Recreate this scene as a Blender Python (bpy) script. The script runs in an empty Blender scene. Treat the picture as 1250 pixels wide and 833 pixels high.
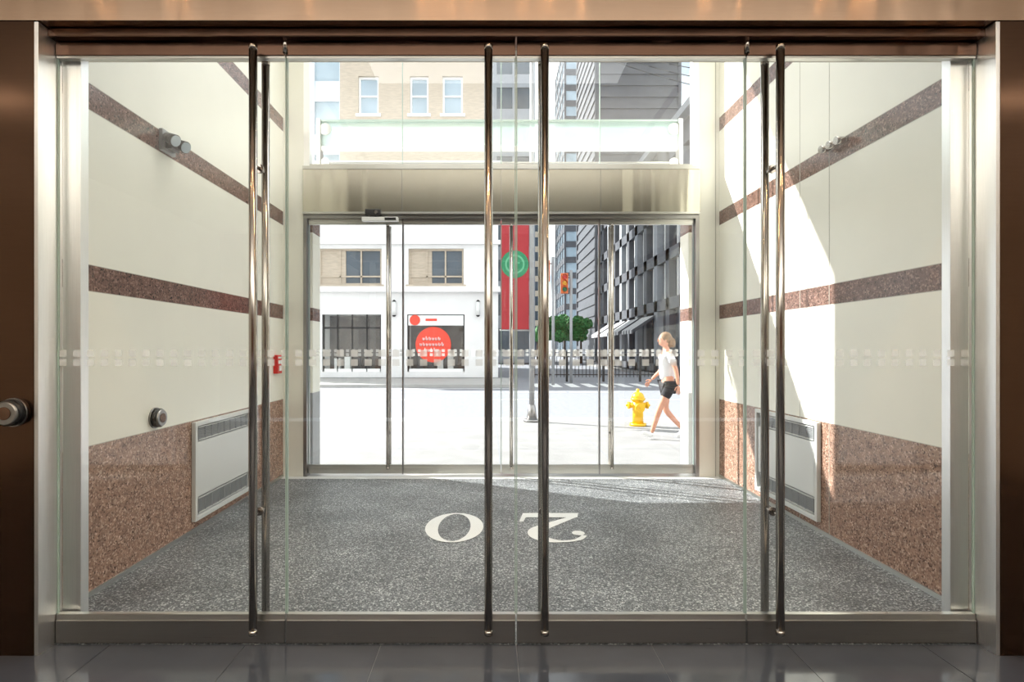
import bpy, bmesh, math, random
from mathutils import Vector, Matrix
random.seed(7)
F=700.0
def lin(c):
    return tuple(((v/255)/12.92 if v/255<=0.04045 else ((v/255+0.055)/1.055)**2.4) for v in c)+(1,)
# ---------------------------------------------------------------- materials
def newmat(name):
    m=bpy.data.materials.new(name); m.use_nodes=True
    nt=m.node_tree; b=nt.nodes['Principled BSDF']
    return m,nt,b
def pos_noise(nt,scale,vec=(1,1,1),detail=3,rough=0.5):
    g=nt.nodes.new('ShaderNodeNewGeometry'); mp=nt.nodes.new('ShaderNodeMapping')
    mp.inputs['Scale'].default_value=vec
    nt.links.new(g.outputs['Position'],mp.inputs['Vector'])
    n=nt.nodes.new('ShaderNodeTexNoise'); n.inputs['Scale'].default_value=scale
    n.inputs['Detail'].default_value=detail; n.inputs['Roughness'].default_value=rough
    nt.links.new(mp.outputs[0],n.inputs['Vector'])
    return n
def ramp(nt,src,stops):
    r=nt.nodes.new('ShaderNodeValToRGB')
    while len(r.color_ramp.elements)<len(stops): r.color_ramp.elements.new(0.5)
    for e,(p,c) in zip(r.color_ramp.elements,stops):
        e.position=p; e.color=c
    nt.links.new(src,r.inputs[0]); return r
def plain(name,col,rough=0.5,metal=0.0,var=0.06,nscale=3,vec=(1,1,1)):
    m,nt,b=newmat(name); c=lin(col)
    n=pos_noise(nt,nscale,vec)
    lo=tuple(max(0,v*(1-var)) for v in c[:3])+(1,); hi=tuple(min(1,v*(1+var)) for v in c[:3])+(1,)
    r=ramp(nt,n.outputs[0],[(0.3,lo),(0.7,hi)])
    nt.links.new(r.outputs[0],b.inputs['Base Color'])
    b.inputs['Roughness'].default_value=rough; b.inputs['Metallic'].default_value=metal
    return m
def steel(name,col,rough=0.25,aniso=0.7,rot=0.25,vec=(1,1,60),wavy=0):
    m,nt,b=newmat(name)
    b.inputs['Metallic'].default_value=1; 
    n=pos_noise(nt,6,vec,4)
    c=lin(col)
    r=ramp(nt,n.outputs[0],[(0.3,tuple(v*0.93 for v in c[:3])+(1,)),(0.7,c)])
    nt.links.new(r.outputs[0],b.inputs['Base Color'])
    mr=nt.nodes.new('ShaderNodeMapRange'); mr.inputs[3].default_value=rough*0.8; mr.inputs[4].default_value=rough*1.25
    nt.links.new(n.outputs[0],mr.inputs[0]); nt.links.new(mr.outputs[0],b.inputs['Roughness'])
    if aniso:
        t=nt.nodes.new('ShaderNodeTangent'); t.direction_type='RADIAL'; t.axis='Z'
        nt.links.new(t.outputs[0],b.inputs['Tangent'])
        b.inputs['Anisotropic'].default_value=aniso; b.inputs['Anisotropic Rotation'].default_value=rot
    if wavy:   # oil-canning of the thin sheet
        w=pos_noise(nt,wavy,(1,1,0.04),2)
        bp=nt.nodes.new('ShaderNodeBump'); bp.inputs['Strength'].default_value=1.0; bp.inputs['Distance'].default_value=0.05/wavy*1.6
        nt.links.new(w.outputs[0],bp.inputs['Height']); nt.links.new(bp.outputs[0],b.inputs['Normal'])
    return m
def granite(name,dark,mid,light,rough,scale=55):
    m,nt,b=newmat(name)
    g=nt.nodes.new('ShaderNodeNewGeometry')
    v=nt.nodes.new('ShaderNodeTexVoronoi'); v.inputs['Scale'].default_value=scale
    nt.links.new(g.outputs['Position'],v.inputs['Vector'])
    sx=nt.nodes.new('ShaderNodeSeparateColor'); nt.links.new(v.outputs['Color'],sx.inputs[0])
    r=ramp(nt,sx.outputs[0],[(0.0,lin(dark)),(0.3,lin(mid)),(0.72,lin(mid)),(1.0,lin(light))])
    n=pos_noise(nt,18,detail=5)
    r2=ramp(nt,n.outputs[0],[(0.35,(0.75,0.75,0.75,1)),(0.65,(1.1,1.1,1.1,1))])
    mx=nt.nodes.new('ShaderNodeMix'); mx.data_type='RGBA'; mx.blend_type='MULTIPLY'; mx.inputs[0].default_value=1
    nt.links.new(r.outputs[0],mx.inputs[6]); nt.links.new(r2.outputs[0],mx.inputs[7])
    nt.links.new(mx.outputs[2],b.inputs['Base Color'])
    b.inputs['Roughness'].default_value=rough
    return m
def glassmat(name,base=0.05,tint=(0.97,0.985,0.975),edge=0.5,rough=0.0):
    m,nt,b=newmat(name); nt.nodes.remove(b)
    out=nt.nodes['Material Output']
    tr=nt.nodes.new('ShaderNodeBsdfTransparent'); tr.inputs[0].default_value=tint+(1,)
    gl=nt.nodes.new('ShaderNodeBsdfGlossy'); gl.inputs['Roughness'].default_value=rough; gl.inputs[0].default_value=(1,1,1,1)
    lw=nt.nodes.new('ShaderNodeLayerWeight'); lw.inputs[0].default_value=0.5
    p=nt.nodes.new('ShaderNodeMath'); p.operation='POWER'; p.inputs[1].default_value=4
    nt.links.new(lw.outputs['Facing'],p.inputs[0])
    ma=nt.nodes.new('ShaderNodeMath'); ma.operation='MULTIPLY_ADD'; ma.inputs[1].default_value=edge; ma.inputs[2].default_value=base
    nt.links.new(p.outputs[0],ma.inputs[0])
    mx=nt.nodes.new('ShaderNodeMixShader')
    nt.links.new(ma.outputs[0],mx.inputs[0]); nt.links.new(tr.outputs[0],mx.inputs[1]); nt.links.new(gl.outputs[0],mx.inputs[2])
    nt.links.new(mx.outputs[0],out.inputs[0])
    return m
def frosted(name,col,alpha):
    m,nt,b=newmat(name); out=nt.nodes['Material Output']
    b.inputs['Base Color'].default_value=col+(1,); b.inputs['Roughness'].default_value=0.7
    tr=nt.nodes.new('ShaderNodeBsdfTransparent')
    tl=nt.nodes.new('ShaderNodeBsdfTranslucent'); tl.inputs[0].default_value=col+(1,)
    m1=nt.nodes.new('ShaderNodeMixShader'); m1.inputs[0].default_value=0.5
    nt.links.new(b.outputs[0],m1.inputs[1]); nt.links.new(tl.outputs[0],m1.inputs[2])
    m2=nt.nodes.new('ShaderNodeMixShader'); m2.inputs[0].default_value=alpha
    nt.links.new(tr.outputs[0],m2.inputs[1]); nt.links.new(m1.outputs[0],m2.inputs[2])
    nt.links.new(m2.outputs[0],out.inputs[0]); return m
def emit(name,col,s):
    m,nt,b=newmat(name)
    b.inputs['Base Color'].default_value=col+(1,)
    b.inputs['Emission Color'].default_value=col+(1,); b.inputs['Emission Strength'].default_value=s
    return m
M={}
M['cream']=plain('cream_wall_panel',(238,236,224),0.3,0,0.02,1.5)
M['joint']=plain('panel_joint',(180,176,164),0.6)
M['gran']=granite('red_granite_polished',(54,38,34),(116,88,78),(164,132,120),0.14,85)
M['dado']=granite('salmon_granite_dado',(80,56,46),(160,126,108),(216,184,164),0.07,90)
M['steel']=steel('brushed_stainless',(205,204,198),0.3,0.85)
M['band']=steel('transom_band_stainless',(200,194,178),0.18,0.9,wavy=2.2)
M['steelv']=steel('brushed_stainless_jamb',(252,252,252),0.35,0.5,0.0,(60,60,1))
M['bronze']=steel('bronze_tinted_steel',(214,184,160),0.15,0.9,wavy=2.5)  # fascia stainless, warm lobby reflection put into its base colour
M['darkbronze']=steel('dark_bronze_steel',(118,92,78),0.14,0.9,wavy=3.0)
M['pillar']=steel('dark_bronze_pillar_cladding',(92,70,56),0.16,0.4,0.0,(1,1,20))
M['chrome']=steel('polished_steel_bar',(190,184,178),0.16,0)
M['dsteel']=steel('dark_satin_steel',(160,158,156),0.3,0.5)
M['glass']=glassmat('clear_glass')
M['gedge']=plain('glass_edge_green',(170,190,182),0.2)
M['frit']=frosted('frosted_decal',(0.95,0.95,0.93),0.55)
M['white']=plain('white_paint',(240,240,238),0.4,0,0.02)
M['black']=plain('black_plastic',(22,22,24),0.35)
M['grey']=plain('grey_paint',(150,152,154),0.4)
M['lgrey']=plain('light_grey_enamel',(215,216,214),0.35,0,0.02)
M['red']=plain('red_paint',(205,35,30),0.35)
M['yellow']=plain('hydrant_yellow',(232,186,30),0.35)
M['tile']=plain('dark_floor_tile',(66,69,76),0.10,0,0.12,2.5)
M['grout']=plain('tile_grout',(150,150,150),0.7)
M['asphalt']=plain('asphalt',(134,136,142),0.85,0,0.12,8)
M['concrete']=plain('sidewalk_concrete',(140,139,139),0.8,0,0.10,2.0)
M['kerb']=plain('kerb_stone',(170,169,166),0.7)
M['stone']=plain('white_limestone',(236,235,234),0.7,0,0.04,1.0)
M['brick']=plain('tan_brick',(190,176,158),0.8,0,0.12,3,(1,1,6))
M['wood']=plain('lobby_wood_wall',(120,80,54),0.35,0,0.25,3,(8,8,0.6))
M['plaster']=plain('ceiling_plaster',(228,222,210),0.8)
M['dkbld']=plain('dark_cladding',(82,84,90),0.5,0,0.15,1)
M['win']=plain('window_glass_dark',(70,82,92),0.08,0.0,0.3,0.4)
M['winl']=plain('window_glass_light',(168,186,198),0.08,0,0.2,0.4)
M['pale']=plain('pale_curtain_wall',(205,216,226),0.3,0,0.04,0.5)
M['mid']=plain('grey_tower_wall',(150,154,160),0.6)
M['shop']=plain('shop_interior',(92,84,78),0.6,0,0.5,1.2)
M['leaf']=plain('tree_leaf',(62,120,62),0.7,0,0.5,5)
M['green']=plain('banner_green',(38,128,90),0.6)
M['green2']=plain('banner_green_light',(96,170,134),0.6)
M['banner']=plain('banner_red',(160,40,50),0.6)
M['coral']=plain('sign_coral',(238,78,58),0.5,0,0.02)
M['trunk']=plain('tree_trunk',(85,66,52),0.9)
M['sig']=plain('signal_orange',(215,110,55),0.4)
M['canglass']=frosted('canopy_frosted_glass',(0.58,0.76,0.69),0.5)
M['skin']=plain('skin',(205,148,122),0.5,0,0.05)
M['hair']=plain('hair',(128,98,70),0.6,0,0.3,30)
M['shirt']=plain('white_shirt',(215,215,218),0.8,0,0.03)
M['shorts']=plain('black_shorts',(26,26,32),0.8)
M['lamp']=emit('warm_lamp',(1.0,0.60,0.28),320)
M['lampv']=emit('vestibule_spot_lamp',(1.0,0.9,0.7),90)  # glow of the added discs that streak the transom band
M['strip']=emit('linear_lamp',(1.0,0.9,0.75),14)
M['stripe_w']=plain('awning_white',(225,225,225),0.7)
# carpet
m,nt,b=newmat('speckled_grey_carpet')
g_=nt.nodes.new('ShaderNodeNewGeometry'); v=nt.nodes.new('ShaderNodeTexVoronoi'); v.inputs['Scale'].default_value=125
nt.links.new(g_.outputs['Position'],v.inputs['Vector'])
sx=nt.nodes.new('ShaderNodeSeparateColor'); nt.links.new(v.outputs['Color'],sx.inputs[0])
r1=ramp(nt,sx.outputs[0],[(0.0,lin((54,57,60))),(0.45,lin((98,101,104))),(0.8,lin((132,135,137))),(1.0,lin((210,212,212)))])
n2=pos_noise(nt,1.6,detail=5); r2=ramp(nt,n2.outputs[0],[(0.35,(0.78,0.78,0.78,1)),(0.65,(1.22,1.22,1.22,1))])
mx=nt.nodes.new('ShaderNodeMix'); mx.data_type='RGBA'; mx.blend_type='MULTIPLY'; mx.inputs[0].default_value=1
nt.links.new(r1.outputs[0],mx.inputs[6]); nt.links.new(r2.outputs[0],mx.inputs[7]); nt.links.new(mx.outputs[2],b.inputs['Base Color'])
b.inputs['Roughness'].default_value=0.45
M['carpet']=m
# ---------------------------------------------------------------- mesh builder
class B:
    def __init__(s): s.bm=bmesh.new(); s.mats=[]
    def mi(s,k):
        if k not in s.mats: s.mats.append(k)
        return s.mats.index(k)
    def tag(s,faces,k,smooth=False):
        i=s.mi(k)
        for f in faces: f.material_index=i; f.smooth=smooth
    def box(s,x0,x1,y0,y1,z0,z1,k,bev=0):
        if x0>x1:x0,x1=x1,x0
        if y0>y1:y0,y1=y1,y0
        if z0>z1:z0,z1=z1,z0
        vs=[s.bm.verts.new((x,y,z)) for z in(z0,z1) for y in(y0,y1) for x in(x0,x1)]
        q=[(0,2,3,1),(4,5,7,6),(0,1,5,4),(2,6,7,3),(0,4,6,2),(1,3,7,5)]
        fs=[s.bm.faces.new([vs[i] for i in t]) for t in q]
        s.tag(fs,k)
        if bev:
            es=list({e for f in fs for e in f.edges})
            r=bmesh.ops.bevel(s.bm,geom=es,offset=bev,segments=2,affect='EDGES',profile=0.5)
            s.tag(r['faces'],k,False)
        return s
    def cyl(s,p,q,r,k,r2=None,seg=20,cap=True):
        p=Vector(p);q=Vector(q);d=q-p;L=d.length
        if r2 is None:r2=r
        mat=Matrix.Translation((p+q)/2)@d.to_track_quat('Z','Y').to_matrix().to_4x4()
        res=bmesh.ops.create_cone(s.bm,cap_ends=cap,segments=seg,radius1=r,radius2=r2,depth=L,matrix=mat)
        fs={f for v in res['verts'] for f in v.link_faces}
        s.tag(fs,k)
        for f in fs:
            if len(f.verts)==4: f.smooth=True
        return s
    def sph(s,c,r,k,sc=(1,1,1),seg=16):
        mat=Matrix.Translation(c)@Matrix.Diagonal((*sc,1))
        res=bmesh.ops.create_uvsphere(s.bm,u_segments=seg,v_segments=seg//2+2,radius=r,matrix=mat)
        s.tag({f for v in res['verts'] for f in v.link_faces},k,True); return s
    def clump(s,c,r,k):
        res=bmesh.ops.create_icosphere(s.bm,subdivisions=3,radius=r,matrix=Matrix.Translation(c))
        c=Vector(c)
        for v in res['verts']:
            v.co=c+(v.co-c)*random.uniform(0.7,1.18)
        s.tag({f for v in res['verts'] for f in v.link_faces},k); return s
    def poly(s,pts,k):
        f=s.bm.faces.new([s.bm.verts.new(p) for p in pts]); s.tag([f],k); return s
    def prism(s,pts,vec,k):
        v=Vector(vec)
        a=[s.bm.verts.new(p) for p in pts]; b=[s.bm.verts.new(Vector(p)+v) for p in pts]
        fs=[s.bm.faces.new(a),s.bm.faces.new(b[::-1])]
        n=len(a)
        for i in range(n): fs.append(s.bm.faces.new([a[i],b[i],b[(i+1)%n],a[(i+1)%n]]))
        s.tag(fs,k); return s
    def done(s,name,parent=None,recalc=True):
        if recalc: bmesh.ops.recalc_face_normals(s.bm,faces=s.bm.faces)
        me=bpy.data.meshes.new(name)
        c=Vector((0,0,0))
        if s.bm.verts:
            xs=[v.co for v in s.bm.verts]
            c=Vector([(min(p[i] for p in xs)+max(p[i] for p in xs))/2 for i in range(3)])
            c.z=min(p[2] for p in xs)
            if not parent:
                for v in s.bm.verts: v.co-=c
            else: c=Vector((0,0,0))
        s.bm.to_mesh(me); s.bm.free()
        for k in s.mats: me.materials.append(M[k])
        o=bpy.data.objects.new(name,me); o.location=c
        bpy.context.scene.collection.objects.link(o)
        if parent: o.parent=parent
        return o
W=2.56; YF=2.93; YB=6.73; ZC=6.2
# ---------------------------------------------------------------- vestibule shell
for sg,nm in((-1,'wall_left'),(1,'wall_right')):
    b=B(); xi=sg*W; xo=sg*(W+0.25); y0=YF+0.02; y1=YB+0.05
    zs=[(0,0.91,'dado'),(0.91,1.85,'cream'),(1.85,2.01,'gran'),(2.01,2.95,'cream'),(2.95,3.11,'gran'),(3.11,4.05,'cream'),(4.05,4.21,'gran'),(4.21,5.15,'cream'),(5.15,5.31,'gran'),(5.31,ZC,'cream')]
    for a,c,k in zs: b.box(xi,xo,y0,y1,a,c,k)
    for yy in ((6.2,) if sg<0 else (4.55,4.98)):
        for a,c,k in zs:
            b.box(xi-sg*0.0015,xi+sg*0.01,yy-0.0025,yy+0.0025,a+0.001,c-0.001,'joint')
    for a,c,k in zs[1:]:
        b.box(xi-sg*0.001,xi+sg*0.01,y0,y1,a-0.002,a+0.002,'joint')
    b.done(nm)
    B().box(xi,xi-sg*0.012,YF+0.1,YB-0.02,0.0,0.03,'steel').done('baseboard_'+('left' if sg<0 else 'right'))
b=B()
for sg in(-1,1):
    b.box(sg*W,sg*2.32,YB,YB+0.18,0,3.08,'cream'); b.box(sg*W,sg*2.32,YB,YB+0.18,3.63,ZC,'cream')
    b.box(sg*W,sg*2.32,YB,YB+0.18,3.08,3.63,'cream')
    b.box(sg*(W-0.05),sg*(W-0.04),YB-0.004,YB,0.0,ZC,'joint')
    b.box(sg*(W+0.001),sg*14,YB+0.06,YB+0.4,0,14,'stone')
b.box(-W,W,YB,YB+0.4,ZC-0.14,14,'stone')
b.done('wall_back')
b=B().box(-2.32,2.32,YB-0.03,YB+0.14,3.08,3.63,'band').box(-2.32,2.32,YB-0.045,YB-0.03,3.60,3.635,'steel').box(-2.32,2.32,YB-0.045,YB-0.03,3.075,3.10,'steel')
for x in(-1.16,0,1.16): b.box(x-0.002,x+0.002,YB-0.0315,YB-0.03,3.10,3.60,'dsteel')
b.done('trim_1')
b=B()
b.box(-2.32,-2.25,YB,YB+0.1,3.635,ZC-0.15,'steelv').box(2.25,2.32,YB,YB+0.1,3.635,ZC-0.15,'steelv')
b.box(-2.25,2.25,YB,YB+0.1,3.635,3.67,'steel').box(-2.25,2.25,YB,YB+0.1,ZC-0.2,ZC-0.15,'steel')
b.poly([(-2.25,YB+0.05,3.67),(2.25,YB+0.05,3.67),(2.25,YB+0.05,ZC-0.2),(-2.25,YB+0.05,ZC-0.2)],'glass')
b.box(-0.006,0.006,YB+0.04,YB+0.06,3.67,ZC-0.2,'gedge')
b.box(0.55,0.558,YB+0.04,YB+0.06,3.67,ZC-0.2,'gedge')
b.box(-1.17,-1.162,YB+0.04,YB+0.06,3.67,ZC-0.2,'gedge').box(1.162,1.17,YB+0.04,YB+0.06,3.67,ZC-0.2,'gedge')
b.done('window_1',recalc=False)
B().box(-W-0.25,W+0.25,YF+0.02,YB+0.4,ZC,ZC+0.2,'plaster').done('ceiling')
b=B()
for xx in(-1.9,-1.15,-0.35,0.45,1.2,1.9):  # added glowing discs, put in for reflected streaks on the transom band
    b.cyl((xx,5.9,ZC-0.03),(xx,5.9,ZC),0.07,'steel').cyl((xx,5.9,ZC-0.035),(xx,5.9,ZC-0.028),0.045,'lampv')
b.done('ceiling_spotlights')
b=B().box(-W-0.25,W+0.25,YF-0.02,YB-0.12,-0.2,0,'carpet'); b.done('floor_vestibule')
b=B().box(-W,W,YB-0.12,YB+0.02,-0.2,0,'lgrey'); b.done('trim_7')
b=B().box(-2.34,2.34,YB+0.02,YB+0.3,-0.2,0.0,'steel'); b.done('trim_2')
# ---------------------------------------------------------------- doors
def door(name,x0,x1,y,z0,z1,railb,railt,barx,bz0,bz1,rb,so,kr,krt,br):
    b=B(); t=0.022; g=0.004
    b.poly([(x0+g,y,z0+railb),(x1-g,y,z0+railb),(x1-g,y,z1-railt),(x0+g,y,z1-railt)],'glass')
    b.box(x0+g,x1-g,y-t,y+t,z0+0.006,z0+railb-0.03,kr,0.002); b.box(x0+g,x1-g,y-t*0.7,y+t*0.7,z0+railb-0.03,z0+railb,'steel')
    b.box(x0+g,x1-g,y-t,y+t,z1-railt,z1,krt,0.002); b.box(x0+g,x1-g,y-t*0.7,y+t*0.7,z1-railt-0.012,z1-railt,'steel')
    for xx in(x0+g,x1-g): b.box(xx-0.0025,xx+0.0025,y-0.006,y+0.006,z0+railb,z1-railt,'gedge')
    for sd in(-1,1):
        yy=y+sd*so
        b.cyl((barx,yy,bz0),(barx,yy,bz1),br,'chrome',seg=24)
        for zz in(bz0+0.58*(rb),bz1-0.58*(rb)):
            b.cyl((barx,y,zz),(barx,yy,zz),0.009,'chrome',seg=12); b.cyl((barx,y,zz),(barx,y+sd*0.008,zz),0.022,'chrome',seg=20)
        for zz in (bz0,bz1): b.cyl((barx,yy,zz-0.012),(barx,yy,zz+0.012),br*1.03,'chrome',seg=20)
    return b.done(name,recalc=False)
xs=[-2.34,-1.17,0,1.17,2.34]; bars=[-1.31,-0.14,0.14,1.31]
for i in range(4):
    door('door_%d'%(i+1),xs[i],xs[i+1],YF,0.0,3.055,0.15,0.065,bars[i],0.09,3.0,1,0.08,'dsteel','darkbronze',0.0205)
xs2=[-2.28,-1.16,0,1.16,2.28]; bars2=[-1.33,-0.12,0.12,1.30]
for i in range(4):
    door('door_%d'%(i+5),xs2[i],xs2[i+1],YB+0.06,0.02,3.03,0.11,0.05,bars2[i],0.1,2.95,0.7,0.07,'steel','steel',0.019)
b=B() # far frame
for sg in(-1,1): b.box(sg*2.28,sg*2.32,YB-0.01,YB+0.12,0,3.08,'dsteel')
b.box(-2.28,2.28,YB-0.01,YB+0.12,3.03,3.08,'dsteel')
for x in(-1.16,1.16): b.box(x-0.008,x+0.008,YB+0.03,YB+0.09,0.02,3.03,'dsteel')
b.done('trim_3')
b=B()
for sg in(-1,1): b.box(sg*2.34,sg*2.245,YF+0.03,YF+0.09,0,3.1,'steelv',0.003)
b.done('trim_4')
for sg,nm in((-1,'left'),(1,'right')):
    b=B()
    b.box(sg*2.36,sg*6.0,2.8,2.96,0,3.10,'pillar')
    b.box(sg*2.34,sg*2.36,2.802,2.96,0,3.10,'steelv',0.001)
    b.done('wall_front_'+nm)
b=B(); b.box(-6,6,2.8,3.2,3.105,4.4,'bronze'); b.done('trim_header')
b=B(); b.box(-2.34,2.34,2.86,3.0,3.06,3.10,'darkbronze',0.004)
for x in(-1.17,1.17): b.cyl((x,2.905,3.0),(x,2.905,3.1),0.012,'chrome')
b.done('trim_5')
b=B(); b.box(-6,6,2.99,3.2,3.10,6.3,'plaster'); b.done('wall_front_upper')
def decals(name,x0,x1,y,zr,w,h,p):
    b=B(); x=x0
    while x<x1:
        for z in zr: b.poly([(x,y,z-h/2),(x+w,y,z-h/2),(x+w,y,z+h/2),(x,y,z+h/2)],'frit')
        x+=p
    b.done(name,recalc=False)
decals('privacy_decal_strip',-2.33,2.32,YF-0.003,(1.477,1.43),0.036,0.034,0.0708)
decals('privacy_decal_strip',-2.26,2.26,YB+0.057,(1.477,1.43),0.036,0.034,0.0708)
# ---------------------------------------------------------------- 20 numerals on the floor
b=B(); zt=0.004; cy=4.825; H=0.79
N=64; cxO=-0.431
out=[(cxO+0.243*math.cos(2*math.pi*i/N),cy+0.395*math.sin(2*math.pi*i/N),zt) for i in range(N)]
inn=[(cxO+0.135*math.cos(2*math.pi*i/N),cy+0.365*math.sin(2*math.pi*i/N),zt) for i in range(N)]
for i in range(N):
    j=(i+1)%N; b.poly([out[i],out[j],inn[j],inn[i]],'white')
def T(u,v): return (0.70-u*0.58,cy+H/2-v*H,zt)
cl=[]
for i in range(25):
    a=math.radians(165-i*(165+35)/24)
    wd=0.05+0.17*max(0,math.cos(a))**1.2
    if a>math.radians(130): wd=0.07
    cl.append((0.46+0.34*math.cos(a),0.72+0.25*math.sin(a),wd))
e=cl[-1]
for i in range(1,9):
    t=i/8; cl.append((e[0]*(1-t)+0.12*t,e[1]*(1-t)+0.12*t,e[2]*(1-t)+0.07*t))
L=[];R=[]
for i,(u,v,w) in enumerate(cl):
    a=cl[max(0,i-1)];c=cl[min(len(cl)-1,i+1)]
    d=Vector((c[0]-a[0],c[1]-a[1])).normalized(); n=Vector((-d.y,d.x))
    L.append(T(u+n.x*w/2,v+n.y*w/2)); R.append(T(u-n.x*w/2,v-n.y*w/2))
for i in range(len(L)-1): b.poly([L[i],L[i+1],R[i+1],R[i]],'white')
def up(pts,dz): return [(p[0],p[1],p[2]+dz) for p in pts]
b.poly(up([T(0.05,0),T(0.92,0),T(0.95,0.17),T(0.1,0.17)],0.0005),'white')
b.poly(up([T(0.86,0.1),T(0.93,0.05),T(1.0,0.33),T(0.94,0.33)],0.001),'white')
b.poly(up([T(0.2+0.09*math.cos(t*math.pi/8),0.72+0.075*math.sin(t*math.pi/8)) for t in range(16)],0.0015),'white')
b.done('floor_number_inlay',recalc=False)
# ---------------------------------------------------------------- cabinet heaters
for sg in(-1,1):
    b=B(); x=sg*W; i=-sg; ya,yb,za,zb=4.66,5.75,0.09,0.90; fw=0.035
    def bx(d0,d1,y0,y1,z0,z1,k,bev=0): b.box(x+i*(d0+0.002),x+i*(d1+0.002),y0,y1,z0,z1,k,bev)
    bx(0,0.035,ya,ya+fw,za,zb,'lgrey',0.003); bx(0,0.035,yb-fw,yb,za,zb,'lgrey',0.003)
    bx(0,0.035,ya+fw,yb-fw,za,za+fw,'lgrey',0.003); bx(0,0.035,ya+fw,yb-fw,zb-fw,zb,'lgrey',0.003)
    bx(0,0.008,ya+fw,yb-fw,za+fw,zb-fw,'grey')
    bx(0.008,0.026,ya+fw+0.015,yb-fw-0.015,za+0.19,zb-0.17,'lgrey',0.006)
    for z0,z1 in((zb-0.15,zb-0.055),(za+0.055,za+0.17)):
        bx(0.008,0.022,ya+0.08,yb-0.08,z0-0.008,z0,'lgrey'); bx(0.008,0.022,ya+0.08,yb-0.08,z1,z1+0.008,'lgrey')
        z=z0+0.008
        while z<z1-0.004:
            bx(0.008,0.02,ya+0.08,yb-0.08,z,z+0.006,'grey'); z+=0.014
        for k in range(9):
            yy=ya+0.08+(yb-ya-0.16)*k/8; bx(0.008,0.021,yy-0.004,yy+0.004,z0,z1,'grey')
    b.done('cabinet_heater')
b=B(); x=-W
b.box(x,x+0.03,4.20,4.38,2.96,3.12,'grey',0.006).box(x+0.03,x+0.08,4.23,4.35,2.98,3.09,'black',0.01)
for yy in(4.22,4.36):
    b.cyl((x+0.05,yy,3.06),(x+0.13,yy-0.03,3.02),0.035,'black',0.045); b.cyl((x+0.13,yy-0.03,3.02),(x+0.136,yy-0.032,3.017),0.04,'winl')
b.done('emergency_light')
b=B(); x=W
b.box(x-0.02,x,4.30,4.54,3.06,3.09,'chrome',0.004)
for yy in(4.32,4.42,4.52): b.cyl((x-0.02,yy,3.075),(x-0.09,yy,3.07),0.024,'chrome',0.03)
b.done('wall_spotlight')
def disc(name,c,ax,r):
    b=B(); c=Vector(c); a=Vector(ax)
    b.cyl(c,c+a*0.012,r,'dsteel',seg=32); b.cyl(c+a*0.012,c+a*0.045,r*0.92,'black',r*0.9,seg=32)
    b.cyl(c+a*0.045,c+a*0.06,r*0.88,'dsteel',r*0.75,seg=32); b.cyl(c+a*0.06,c+a*0.064,r*0.45,'darkbronze',seg=24)
    b.done(name)
disc('door_push_button',(-W,4.15,1.0),(1,0,0),0.075)
disc('door_push_button',(-2.455,2.8,1.19),(0,-1,0),0.07)
b=B(); x=-W
b.box(x,x+0.05,6.42,6.56,1.22,1.43,'red',0.006).box(x+0.05,x+0.056,6.44,6.54,1.33,1.37,'white').box(x+0.05,x+0.062,6.46,6.52,1.25,1.31,'white',0.003).box(x+0.05,x+0.053,6.44,6.54,1.39,1.41,'white')
b.done('fire_alarm_pull_station')
b=B(); b.box(-1.62,-1.2,YB-0.09,YB-0.012,2.985,3.03,'white',0.005).box(-1.58,-1.40,YB-0.10,YB-0.031,3.05,3.12,'black',0.008)
b.box(-1.53,-1.45,YB-0.08,YB-0.031,3.02,3.06,'black').cyl((-1.45,YB-0.1,3.085),(-1.45,YB-0.115,3.08),0.02,'chrome').box(-1.35,-1.22,YB-0.1,YB-0.09,2.99,3.02,'black').done('door_motion_sensor')
# ---------------------------------------------------------------- lobby
b=B(); b.box(-6,6,-6,2.909,-0.2,-0.004,'grout')
g=0.003; T0=0.685
for i in range(-9,9):
    for j in range(-9,5):
        x0=i*T0;x1=x0+T0; ya=2.908-(j+10)*T0; yb=ya+T0
        if ya<-6: continue
        b.box(max(-6,x0+g/2),min(6,x1-g/2),ya+g/2,yb-g/2,-0.004,0,'tile')
b.done('floor')
B().box(-6,6,-6.6,2.8,4.0,4.2,'plaster').done('ceiling_lobby')
B().box(-6.2,-6,-6.6,2.8,0,4.2,'plaster').done('wall_lobby_left')
B().box(6,6.2,-6.6,2.8,0,4.2,'plaster').done('wall_lobby_right')
b=B().box(-6,6,-6.8,-6.6,0,4.2,'wood')
for i in range(-5,6): b.box(i*1.1-0.01,i*1.1+0.01,-6.6,-6.58,0,4.0,'darkbronze')
b.done('wall_lobby_back')
b=B()
for xx in(-2.6,-2.1,-1.3,-0.62,-0.50,-0.38,-0.24,-0.10,0.06,0.22,0.38,1.2,1.45,2.0,2.3):
    yy=2.2
    b.cyl((xx,yy,3.97),(xx,yy,4.0),0.04,'steel',seg=20); b.cyl((xx,yy,3.965),(xx,yy,3.972),0.022,'lamp',seg=20)
b.done('ceiling_downlights')
b=B()
for sg in(-1,1):
    b.box(sg*4.6,sg*5.8,-0.06,0.06,3.95,4.0,'steel'); b.box(sg*4.62,sg*5.78,-0.04,0.04,3.945,3.951,'strip')
b.done('linear_ceiling_lamps')
def area(name,loc,rot,sx,sy,power,col):
    l=bpy.data.lights.new(name,'AREA'); l.shape='RECTANGLE'; l.size=sx; l.size_y=sy; l.energy=power; l.color=col
    o=bpy.data.objects.new(name,l); o.location=loc; o.rotation_euler=rot; bpy.context.scene.collection.objects.link(o); return o
area('lobby_cove_uplight',(0,-1.5,3.0),(math.pi,0,0),8,3,520,(1,0.97,0.94))  # added fill aimed at the lobby ceiling, so no source mirrors in the glass
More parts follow.
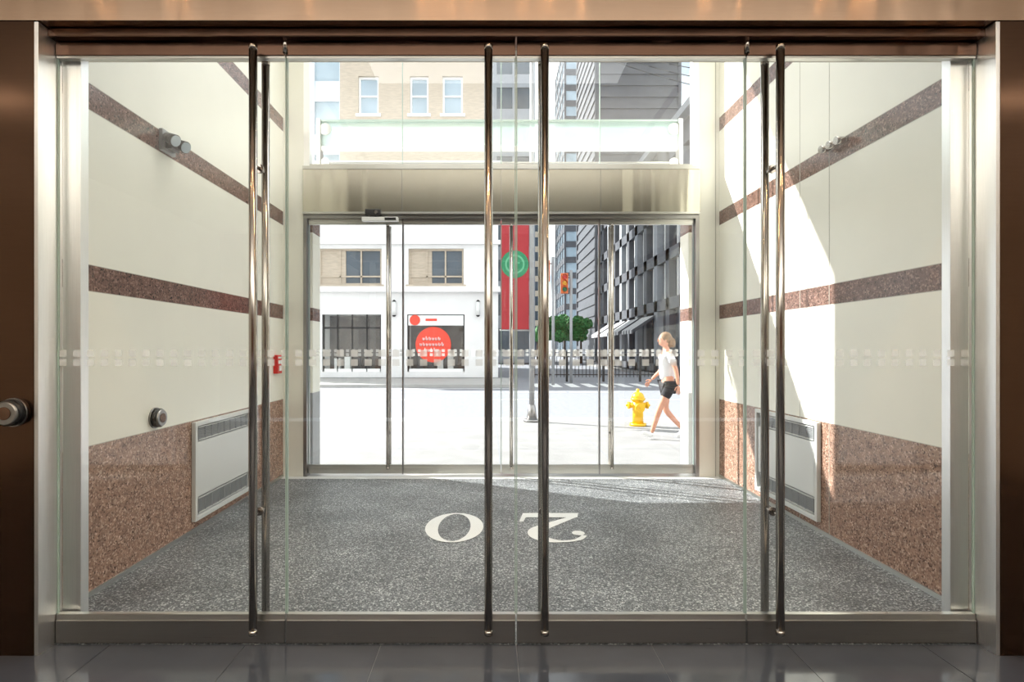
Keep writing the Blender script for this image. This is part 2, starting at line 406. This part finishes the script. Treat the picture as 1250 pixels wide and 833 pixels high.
area('vestibule_ceiling_light',(0,4.6,ZC-0.04),(0,0,0),4.2,2.2,105,(0.98,0.99,1.0))  # added fill that brightens the vestibule, no known fixture
# ---------------------------------------------------------------- exterior
b=B(); b.box(-30,30,7.15,12.5,-0.3,0,'concrete')
for i in range(-16,17): b.box(i*1.5-0.01,i*1.5+0.01,7.2,12.3,0,0.001,'asphalt')
for yy in(8.6,10.4): b.box(-24,24,yy-0.01,yy+0.01,0,0.001,'asphalt')
b.box(-30,30,12.3,12.5,0,0.001,'kerb'); b.done('sidewalk_near')
b=B(); b.box(-2.34,2.34,YB+0.301,7.149,-0.2,0,'concrete'); b.done('trim_6')
b=B(); b.box(-60,60,12.5,130,-0.45,-0.12,'asphalt')
for i in range(-10,10): b.box(i*4,i*4+2,18.2,18.32,-0.12,-0.118,'white')
for i in range(12): b.box(1.8+i*0.75,2.2+i*0.75,24.2,26.6,-0.12,-0.118,'white')
b.box(-40,1.0,23.2,23.35,-0.12,-0.118,'white')
b.done('street')
B().box(-40,0.9,24,29.6,-0.12,0.0,'kerb').box(-40,0.9,23.85,24,-0.12,0.01,'kerb').done('sidewalk_far')
B().box(9.3,10.1,29.0,58,-0.12,0.0,'concrete').box(9.3,40,28.4,29.0,-0.12,0.0,'concrete').done('sidewalk_cross_street')
for sg in(-1,1):
    b=B(); x0=sg*2.34;x1=sg*2.56
    for a,c,k in[(0.002,0.95,'grey'),(0.95,1.85,'cream'),(1.85,2.01,'gran'),(2.01,2.95,'cream'),(2.95,3.11,'gran'),(3.11,3.44,'cream')]:
        b.box(x0,x1,YB+0.41,7.45,a,c,k)
    b.done('wall_entrance_'+('left' if sg<0 else 'right'))
# canopy
b=B(); b.box(-3.2,3.2,YB+0.41,7.87,3.46,3.54,'white')
for x in(-2.3,-1.15,0,1.15,2.3): b.box(x-0.03,x+0.03,YB+0.41,7.87,3.54,3.66,'steel')
b.box(-2.45,2.45,7.87,7.885,4.27,4.62,'canglass')
b.poly([(-2.45,7.88,3.54),(2.45,7.88,3.54),(2.45,7.88,4.27),(-2.45,7.88,4.27)],'glass')
b.box(-2.5,2.5,7.84,7.92,4.61,4.64,'gedge',0.005); b.box(-2.5,2.5,7.84,7.92,4.22,4.28,'white',0.01); b.box(-2.5,2.5,7.84,7.92,4.04,4.06,'steel',0.005); b.box(-2.5,2.5,7.84,7.92,3.84,3.86,'steel',0.005)
for sg in(-1,1):
    b.box(sg*2.44,sg*2.5,7.8,7.95,3.5,4.64,'steel',0.01)
    b.cyl((sg*2.38,7.84,4.50),(sg*2.38,7.82,4.50),0.08,'steel',seg=24); b.cyl((sg*2.38,7.84,4.05),(sg*2.38,7.82,4.05),0.06,'steel',seg=24)
b.done('entrance_canopy',recalc=False)
c=bpy.data.curves.new('canopy_lettering','FONT'); c.body='INSTITUTE'; c.size=0.17; c.extrude=0.01; c.align_x='CENTER'; c.space_character=1.15
o=bpy.data.objects.new('canopy_lettering',c); o.rotation_euler=(math.pi/2,0,math.pi); o.location=(-0.55,7.87,3.32); c.materials.append(M['white'])
bpy.context.scene.collection.objects.link(o)
# far white building
def windows(b,y,x0,x1,z0,z1,n,fr,gl,dep=0.25,sill=True,mull=0.08,trans=None):
    b.box(x0,x1,y+dep,y+dep+0.05,z0,z1,gl)
    f=0.1
    b.box(x0,x0+f,y+dep-0.1,y+dep,z0,z1,fr);b.box(x1-f,x1,y+dep-0.1,y+dep,z0,z1,fr)
    b.box(x0+f,x1-f,y+dep-0.1,y+dep,z0,z0+f,fr);b.box(x0+f,x1-f,y+dep-0.1,y+dep,z1-f,z1,fr)
    for i in range(1,n):
        xx=x0+(x1-x0)*i/n; b.box(xx-mull/2,xx+mull/2,y+dep-0.1,y+dep,z0+f,z1-f,fr)
    if trans: b.box(x0+f,x1-f,y+dep-0.1,y+dep,trans-0.04,trans+0.04,fr)
    if sill: b.box(x0-0.12,x1+0.12,y-0.12,y+0.1,z0-0.14,z0,fr if fr!='black' else 'stone')
def wallgrid(b,y,X0,X1,ops,k,t=0.3):
    for z0,z1,op in ops:
        x=X0
        for (a,c) in op:
            b.box(x,a,y,y+t,z0,z1,k); x=c
        b.box(x,X1,y,y+t,z0,z1,k)
b=B(); Y=30
g_ops=[(-13.4,-10.4),(-8.92,-5.83),(-4.46,-1.46)]
u_ops=[(-13.4,-10.4),(-9.1,-5.8),(-4.4,-1.5)]
t_ops=[(-7.03,-5.96),(-4.33,-3.35),(-2.62,-1.55)]
wallgrid(b,Y,-16,0.3,[(0,0.3,[]),(0.3,3.3,g_ops),(3.3,4.85,[]),(4.85,6.75,u_ops),(6.75,11.2,[])],'stone')
wallgrid(b,Y+0.05,-8.0,-0.15,[(11.2,13.8,[]),(13.8,15.8,t_ops),(15.8,18.4,[]),(18.4,20.4,t_ops),(20.4,22,[])],'brick')
b.box(-16,0.3,Y+1.6,42,0,11.2,'stone'); b.box(-8,-0.15,Y+0.8,42,11.2,22,'brick')
b.box(0.05,0.3,Y+0.3,Y+1.6,0,11.2,'stone'); b.box(-16,0.3,Y+0.3,Y+1.6,11.0,11.2,'stone'); b.box(-16,0.3,Y+0.3,Y+1.6,3.5,4.8,'stone')
b.box(-16.2,0.5,Y-0.35,Y,4.45,4.62,'stone');b.box(-16.1,0.4,Y-0.2,Y,4.62,4.75,'stone');b.box(-16.2,0.5,Y-0.25,Y,6.95,7.15,'stone');b.box(-16.2,0.5,Y-0.3,Y,10.9,11.25,'stone')
for a,c in g_ops:
    b.box(a,c,Y+1.5,Y+1.55,0.3,3.3,'shop')
    b.box(a,c,Y+0.3,Y+1.5,0.2,0.3,'stone')
    for xx in (a,c-0.08): b.box(xx,xx+0.08,Y+0.15,Y+0.25,0.3,3.3,'black')
    n=4 if a<-5 else 1
    for i in range(1,n): 
        xx=a+(c-a)*i/n; b.box(xx-0.03,xx+0.03,Y+0.15,Y+0.25,0.3,3.3,'black')
    b.box(a,c,Y+0.15,Y+0.25,2.55 if n>1 else 3.2,2.65 if n>1 else 3.3,'black'); b.box(a,c,Y+0.15,Y+0.25,0.3,0.45,'white')
    b.poly([(a,Y+0.2,0.3),(c,Y+0.2,0.3),(c,Y+0.2,3.3),(a,Y+0.2,3.3)],'glass')
    for i in range(5):
        xx=a+0.4+i*0.55; b.box(xx,xx+0.3,Y+0.9,Y+1.2,0.3,0.9+0.4*random.random(),random.choice(['white','trunk','yellow','grey','black']))
for a,c in u_ops:
    windows(b,Y,a,c,4.85,6.75,3,'brick','win',trans=5.3)
    b.box(a+0.1,a+(c-a)*0.42,Y+0.2,Y+0.24,4.95,6.65,'brick')
for a,c in t_ops:
    windows(b,Y+0.05,a,c,13.8,15.8,1,'white','winl',trans=14.8); windows(b,Y+0.05,a,c,18.4,20.4,1,'white','winl',trans=19.4)
b.done('corner_office_building',recalc=False)
b=B(); b.box(-4.4,-1.52,29.98,30.1,2.72,3.25,'white').cyl((-4.05,29.97,3.0),(-4.05,29.93,3.0),0.27,'coral',seg=32).box(-3.5,-2.9,29.975,29.98,2.95,3.08,'coral'); b.done('shop_fascia_sign')
b=B(); b.cyl((-3.1,30.1,1.72),(-3.1,30.04,1.72),0.93,'coral',seg=48)
for r_,(w,zz) in enumerate([(0.55,2.02),(0.7,1.72),(0.45,1.42)]):
    k=int(w*2/0.16)
    for i in range(k):
        xx=-3.1-w+i*0.16*1.02; h=random.choice([0.13,0.17,0.13,0.2])
        b.box(xx,xx+0.03,30.02,30.04,zz-0.07,zz-0.07+h,'white'); b.box(xx,xx+0.1,30.02,30.04,zz-0.07,zz-0.04,'white'); b.box(xx+0.07,xx+0.1,30.02,30.04,zz-0.07,zz+0.05,'white')
b.done('round_shop_sign')
for xx in(-5.12,-0.75):
    b=B(); b.box(xx-0.06,xx+0.06,29.9,30,3.3,3.9,'grey').cyl((xx,29.85,3.25),(xx,29.85,3.95),0.1,'white').cyl((xx,29.85,3.95),(xx,29.85,4.05),0.12,'black',0.03).cyl((xx,29.85,3.17),(xx,29.85,3.25),0.05,'black',0.11); b.done('wall_lantern')
def tower(name,x0,x1,y0,y1,h,kw,kg,fl,col,z00=0):
    b=B(); b.box(x0,x1,y0,y1,z00,h,kg)
    nf=int((h-z00)/fl)
    for i in range(nf+1):
        z=z00+i*fl; b.box(x0-0.15,x1+0.15,y0-0.15,y1+0.15,z,min(h+0.3,z+fl*0.38),kw)
    nc=max(1,int((x1-x0)/col))
    for i in range(nc+1):
        x=x0+(x1-x0)*i/nc; b.box(x-0.18,x+0.18,y0-0.2,y0,z00,h,kw)
    nc=max(1,int((y1-y0)/col))
    for i in range(nc+1):
        y=y0+(y1-y0)*i/nc; b.box(x0-0.2,x0,y-0.18,y+0.18,z00,h,kw)
    b.done(name)
tower('glass_office_tower',0.4,4.4,60,75,70,'mid','win',3.6,1.4)
tower('pale_office_tower',-20,-11.2,43,55,36,'pale','winl',4,2)
tower('dark_apartment_tower',14.3,20.5,110,125,60,'dkbld','winl',3.0,3)
tower('dark_clad_tower',12.9,23,70,85,60,'dkbld','dkbld',1.4,8)
tower('brick_office_block',6.0,11.5,128,140,34,'brick','win',3.3,2)
b=B(); X=10.7
b.box(X+0.4,26,30,58,0,14,'win')
for z0,z1 in((0,0.5),(3.9,4.6),(6.9,7.6),(9.9,10.6),(12.9,14.2)): b.box(X,26,29.8,58,z0,z1,'dkbld')
for i in range(12):
    y=30+i*2.5; b.box(X,X+0.4,y-0.35,y+0.35,0,14,'mid' if i%2 else 'dkbld')
    if i<11:
        for z in(4.6,7.6,10.6):
            b.box(X+0.2,X+0.4,y+0.35+0.85,y+0.35+0.95,z,z+2.3,'white')
for i in range(7):
    x=X+i*2.5; b.box(x-0.3,x+0.3,29.7,30,0,14,'dkbld')
b.box(X-0.5,26,29.3,58,14.2,14.6,'mid')
b.done('dark_retail_building')
for y in(37.5,41.5,45.5,49.5):
    b=B()
    for i in range(8):
        ya=y+i*0.38; k='stripe_w' if i%2 else 'dkbld'
        b.prism([(X-0.05,ya,3.7),(X-1.5,ya,2.75),(X-1.5,ya,2.5),(X-0.05,ya,3.55)],(0,0.38,0),k)
    b.done('striped_awning')
def tree(x,y,h,r):
    b=B(); b.cyl((x,y,-0.12),(x,y,h*0.6),0.14,'trunk',0.08,seg=10)
    for i in range(4):
        a=i*1.6; b.cyl((x,y,h*0.45),(x+r*0.6*math.cos(a),y+r*0.6*math.sin(a),h*0.75),0.05,'trunk',0.02,seg=6)
    for i in range(12):
        a=random.uniform(0,6.3);rr=random.uniform(0,r*0.75)
        b.clump((x+rr*math.cos(a),y+rr*math.sin(a),h*0.7+random.uniform(-0.25,0.3)*h*0.6),r*0.45,'leaf')
    b.done('street_tree')
for x,y,h,r in((6.8,62,5.0,1.5),(9.8,62.5,5.2,1.4),(9.6,75,6,1.8),(6.5,80,5,1.5)): tree(x,y,h,r)
b=B()
for i in range(41):
    x=1.9+i*0.18; b.box(x-0.015,x+0.015,28.2,28.23,0.1,1.2,'black')
b.box(1.85,9.2,28.18,28.25,1.17,1.23,'black').box(1.85,9.2,28.18,28.25,0.2,0.25,'black')
for i in range(5): b.box(1.85+i*1.8-0.05,1.85+i*1.8+0.05,28.15,28.27,-0.12,1.35,'black')
b.done('iron_railing')
# lamp post with banner
b=B(); x,y=0.73,11.8
b.cyl((x,y,0.002),(x,y,0.05),0.17,'dsteel').cyl((x,y,0.05),(x,y,0.35),0.11,'dsteel',0.07).cyl((x,y,0.3),(x,y,7.5),0.055,'grey',0.04)
b.cyl((x,y,7.4),(x,y-1.2,7.7),0.03,'grey').box(x-0.12,x+0.12,y-1.7,y-1.1,7.64,7.74,'grey',0.02)
b.cyl((x,y,1.88),(x-0.66,y,1.88),0.014,'grey').cyl((x,y,4.55),(x-0.66,y,4.55),0.014,'grey')
b.box(x-0.64,x-0.06,y-0.004,y+0.004,1.9,4.53,'banner')
b.cyl((x-0.35,y-0.005,3.24),(x-0.35,y-0.009,3.24),0.285,'green',seg=40).cyl((x-0.35,y-0.010,3.24),(x-0.35,y-0.012,3.24),0.2,'green2',seg=40).cyl((x-0.35,y-0.0125,3.24),(x-0.35,y-0.014,3.24),0.165,'green',seg=40)
b.box(x-0.37,x-0.33,y-0.017,y-0.015,3.12,3.36,'green2').box(x-0.45,x-0.25,y-0.017,y-0.015,3.25,3.28,'green2')
b.done('street_lamp_with_banner')
for x,y,z in((2.37,25.6,4.6),(3.37,27,4.2)):
    b=B(); b.cyl((x+0.32,y,-0.118),(x+0.32,y,z+1.0),0.07,'grey').box(x-0.17,x+0.17,y-0.12,y+0.12,z-0.1,z+0.85,'sig',0.02)
    for i,k in enumerate(('green','yellow','red')):
        b.cyl((x,y-0.12,z+0.08+i*0.29),(x,y-0.14,z+0.08+i*0.29),0.11,k); b.cyl((x,y-0.12,z+0.1+i*0.29),(x,y-0.28,z+0.1+i*0.29),0.125,'sig',cap=False)
    b.cyl((x,y,z+0.7),(x+0.32,y,z+0.7),0.03,'grey'); b.done('traffic_light')
# hydrant
b=B(); x,y=2.75,11.17
b.cyl((x,y,0.002),(x,y,0.05),0.16,'yellow',seg=28).cyl((x,y,0.05),(x,y,0.52),0.105,'yellow',0.10,seg=28).cyl((x,y,0.5),(x,y,0.54),0.14,'yellow',seg=28).sph((x,y,0.54),0.125,'yellow',(1,1,1.0),24)
b.cyl((x,y,0.64),(x,y,0.72),0.03,'yellow',seg=6)
b.cyl((x-0.19,y,0.40),(x+0.19,y,0.40),0.055,'yellow',seg=20)
for sg in(-1,1): b.cyl((x+sg*0.165,y,0.40),(x+sg*0.2,y,0.40),0.07,'yellow',seg=20); b.cyl((x+sg*0.2,y,0.40),(x+sg*0.235,y,0.40),0.022,'yellow',seg=5)
b.cyl((x,y,0.36),(x,y-0.15,0.36),0.075,'yellow',seg=24).cyl((x,y-0.14,0.36),(x,y-0.18,0.36),0.09,'yellow',seg=24).cyl((x,y-0.18,0.36),(x,y-0.21,0.36),0.024,'yellow',seg=5)
b.done('fire_hydrant')
b=B()
for k in range(4):
    p0=Vector((-3,26,18.5+k*0.5)); p1=Vector((16,40,19.5+k*0.7)); prev=p0
    for i in range(1,13):
        t=i/12; p=p0.lerp(p1,t)-Vector((0,0,3*t*(1-t)*(1+0.3*k))); b.cyl(prev,p,0.03,'black',seg=5); prev=p
b.done('overhead_tram_wires')
# ---------------------------------------------------------------- pedestrian
root=bpy.data.objects.new('walking_pedestrian',None); bpy.context.scene.collection.objects.link(root)
def skin(name,verts,edges,rad,mat,rooti=0,sub=2):
    me=bpy.data.meshes.new(name); me.from_pydata(verts,edges,[]); o=bpy.data.objects.new(name,me)
    bpy.context.scene.collection.objects.link(o); o.parent=root
    sm=o.modifiers.new('Skin','SKIN'); sm.use_smooth_shade=True
    for i,r in enumerate(rad):
        d=me.skin_vertices[0].data[i]; d.radius=r if isinstance(r,tuple) else (r,r); d.use_root=(i==rooti)
    s=o.modifiers.new('Sub','SUBSURF'); s.levels=sub; s.render_levels=sub
    me.materials.append(M[mat]); return o
V=[(0,0,.93),(0.01,0,1.1),(0.02,0,1.28),(0.02,0,1.42),(0.035,0,1.5),(0.045,0,1.58),
 (0,.09,.87),(.17,.09,.50),(.20,.09,.42),(.30,.09,.10),(0,-.09,.87),(.02,-.09,.48),(-.04,-.09,.40),(-.27,-.09,.15),
 (.02,.15,1.41),(-.07,.21,1.14),(-.10,.22,.90),(.02,-.15,1.41),(.05,-.21,1.14),(.22,-.20,.97)]
E=[(0,1),(1,2),(2,3),(3,4),(4,5),(0,6),(6,7),(7,8),(8,9),(0,10),(10,11),(11,12),(12,13),(3,14),(14,15),(15,16),(3,17),(17,18),(18,19)]
Rr=[(.10,.13),(.09,.11),(.10,.13),(.08,.10),.05,.05,.085,.055,.055,.034,.085,.055,.055,.034,.05,.038,.026,.05,.038,.026]
skin('body',V,E,Rr,'skin')
skin('shirt',[(0,0,.95),(0.01,0,1.1),(0.02,0,1.28),(0.02,0,1.42),(.02,.15,1.405),(-.03,.19,1.25),(.02,-.15,1.405),(.04,-.19,1.25)],[(0,1),(1,2),(2,3),(3,4),(4,5),(3,6),(6,7)],[(.13,.16),(.12,.14),(.125,.155),(.09,.12),.07,.062,.07,.062],'shirt')
skin('shorts',[(0,0,.95),(0,.09,.87),(.09,.09,.67),(0,-.09,.87),(.015,-.09,.66)],[(0,1),(1,2),(0,3),(3,4)],[(.125,.15),.105,.09,.105,.09],'shorts')
skin('shoe_1',[(.28,.09,.06),(.38,.09,.09),(.47,.09,.12)],[(0,1),(1,2)],[.045,.042,.03],'white')
skin('shoe_2',[(-.29,-.09,.13),(-.23,-.09,.06),(-.16,-.09,.025)],[(0,1),(1,2)],[.045,.04,.028],'white')
for k,(wx,wy,wz,dx) in enumerate(((-.10,.22,.90,0.0),(.22,-.20,.97,0.06))):
    w=Vector((wx,wy,wz)); d=Vector((dx,0,-0.09 if not dx else -0.06)).normalized(); s=Vector((1,0,0)) if not dx else Vector((0.7,0,0.7))
    vs=[w,w+d*0.04,w+d*0.08]; ed=[(0,1),(1,2)]; rd=[.024,(.03,.018),(.03,.015)]
    for f,(of,l) in enumerate(((-.028,.062),(-.01,.075),(.01,.07),(.028,.055))):
        a=w+d*0.085+s*of; i=len(vs); sd=Vector((0,-0.012 if wy>0 else 0.012,0))
        vs+=[a,a+d*l*0.5+sd*0.5,a+d*l+sd*1.6]; ed+=[(2,i),(i,i+1),(i+1,i+2)]; rd+=[.009,.0085,.007]
    i=len(vs); vs+=[w+d*0.03+s*0.035,w+d*0.065+s*0.055,w+d*0.09+s*0.055]; ed+=[(1,i),(i,i+1),(i+1,i+2)]; rd+=[.011,.0095,.008]
    skin('hand_%d'%(k+1),[tuple(v) for v in vs],ed,rd,'skin',0,1)
b=B(); hc=(0.065,0,1.645)
b.sph(hc,0.1,'skin',(0.95,0.76,1.18),24); b.sph((0.10,0,1.60),0.06,'skin',(0.9,0.85,0.9))
b.prism([(0.152,-0.012,1.625),(0.152,0.012,1.625),(0.156,0,1.665)],(0.022,0,-0.006),'skin')
for sg in(-1,1):
    b.sph((0.146,sg*0.03,1.662),0.012,'white'); b.sph((0.155,sg*0.03,1.662),0.006,'black'); b.sph((0.06,sg*0.077,1.645),0.022,'skin',(0.8,0.35,1.3)); b.box(0.148,0.158,sg*0.018,sg*0.045,1.683,1.688,'hair')
b.sph((0.148,0,1.594),0.016,'coral',(0.5,1.2,0.35))
b.done('head',parent=root)
b=B(); b.sph((0.04,0,1.675),0.108,'hair',(0.98,0.82,1.02),24); b.sph((-0.03,0,1.62),0.07,'hair',(0.8,1,1.5)); b.sph((-0.085,0,1.60),0.04,'hair',(1,0.9,2.0)); 
b.done('hair',parent=root)
root.location=(2.85,9.6,0.0); root.rotation_euler=(0,0,math.pi)
# ---------------------------------------------------------------- world & sun
w=bpy.data.worlds.new('sky'); bpy.context.scene.world=w; w.use_nodes=True; nt=w.node_tree
bg=nt.nodes['Background']; tc=nt.nodes.new('ShaderNodeTexCoord')
n=nt.nodes.new('ShaderNodeTexNoise'); n.inputs['Scale'].default_value=5; n.inputs['Detail'].default_value=6
mp=nt.nodes.new('ShaderNodeMapping'); mp.inputs['Scale'].default_value=(1,1,2.2)
nt.links.new(tc.outputs['Generated'],mp.inputs[0]); nt.links.new(mp.outputs[0],n.inputs['Vector'])
r=ramp(nt,n.outputs[0],[(0.42,(0.33,0.39,0.46,1)),(0.60,(1.0,1.0,1.0,1))])
nt.links.new(r.outputs[0],bg.inputs[0]); bg.inputs[1].default_value=2.6
l=bpy.data.lights.new('sun','SUN'); l.energy=14.0; l.angle=0.009; l.color=(1,0.98,0.95)
o=bpy.data.objects.new('sun',l); d=Vector((4.88,-2.51,-3.8)); o.rotation_euler=d.to_track_quat('-Z','Y').to_euler(); o.location=(-10,12,14)
bpy.context.scene.collection.objects.link(o)
# ---------------------------------------------------------------- camera
cam=bpy.data.cameras.new('camera'); co=bpy.data.objects.new('camera',cam); bpy.context.scene.collection.objects.link(co)
co.location=(-0.133,0,1.5); co.rotation_euler=(math.pi/2,0,0)
cam.sensor_width=36; cam.lens=F/1250*36; cam.shift_x=(625-598)/1250; cam.shift_y=(426-416.5)/1250
cam.clip_start=0.05; cam.clip_end=500
sc=bpy.context.scene; sc.camera=co
sc.view_settings.view_transform='Standard'; sc.view_settings.look='None'; sc.view_settings.exposure=0.0
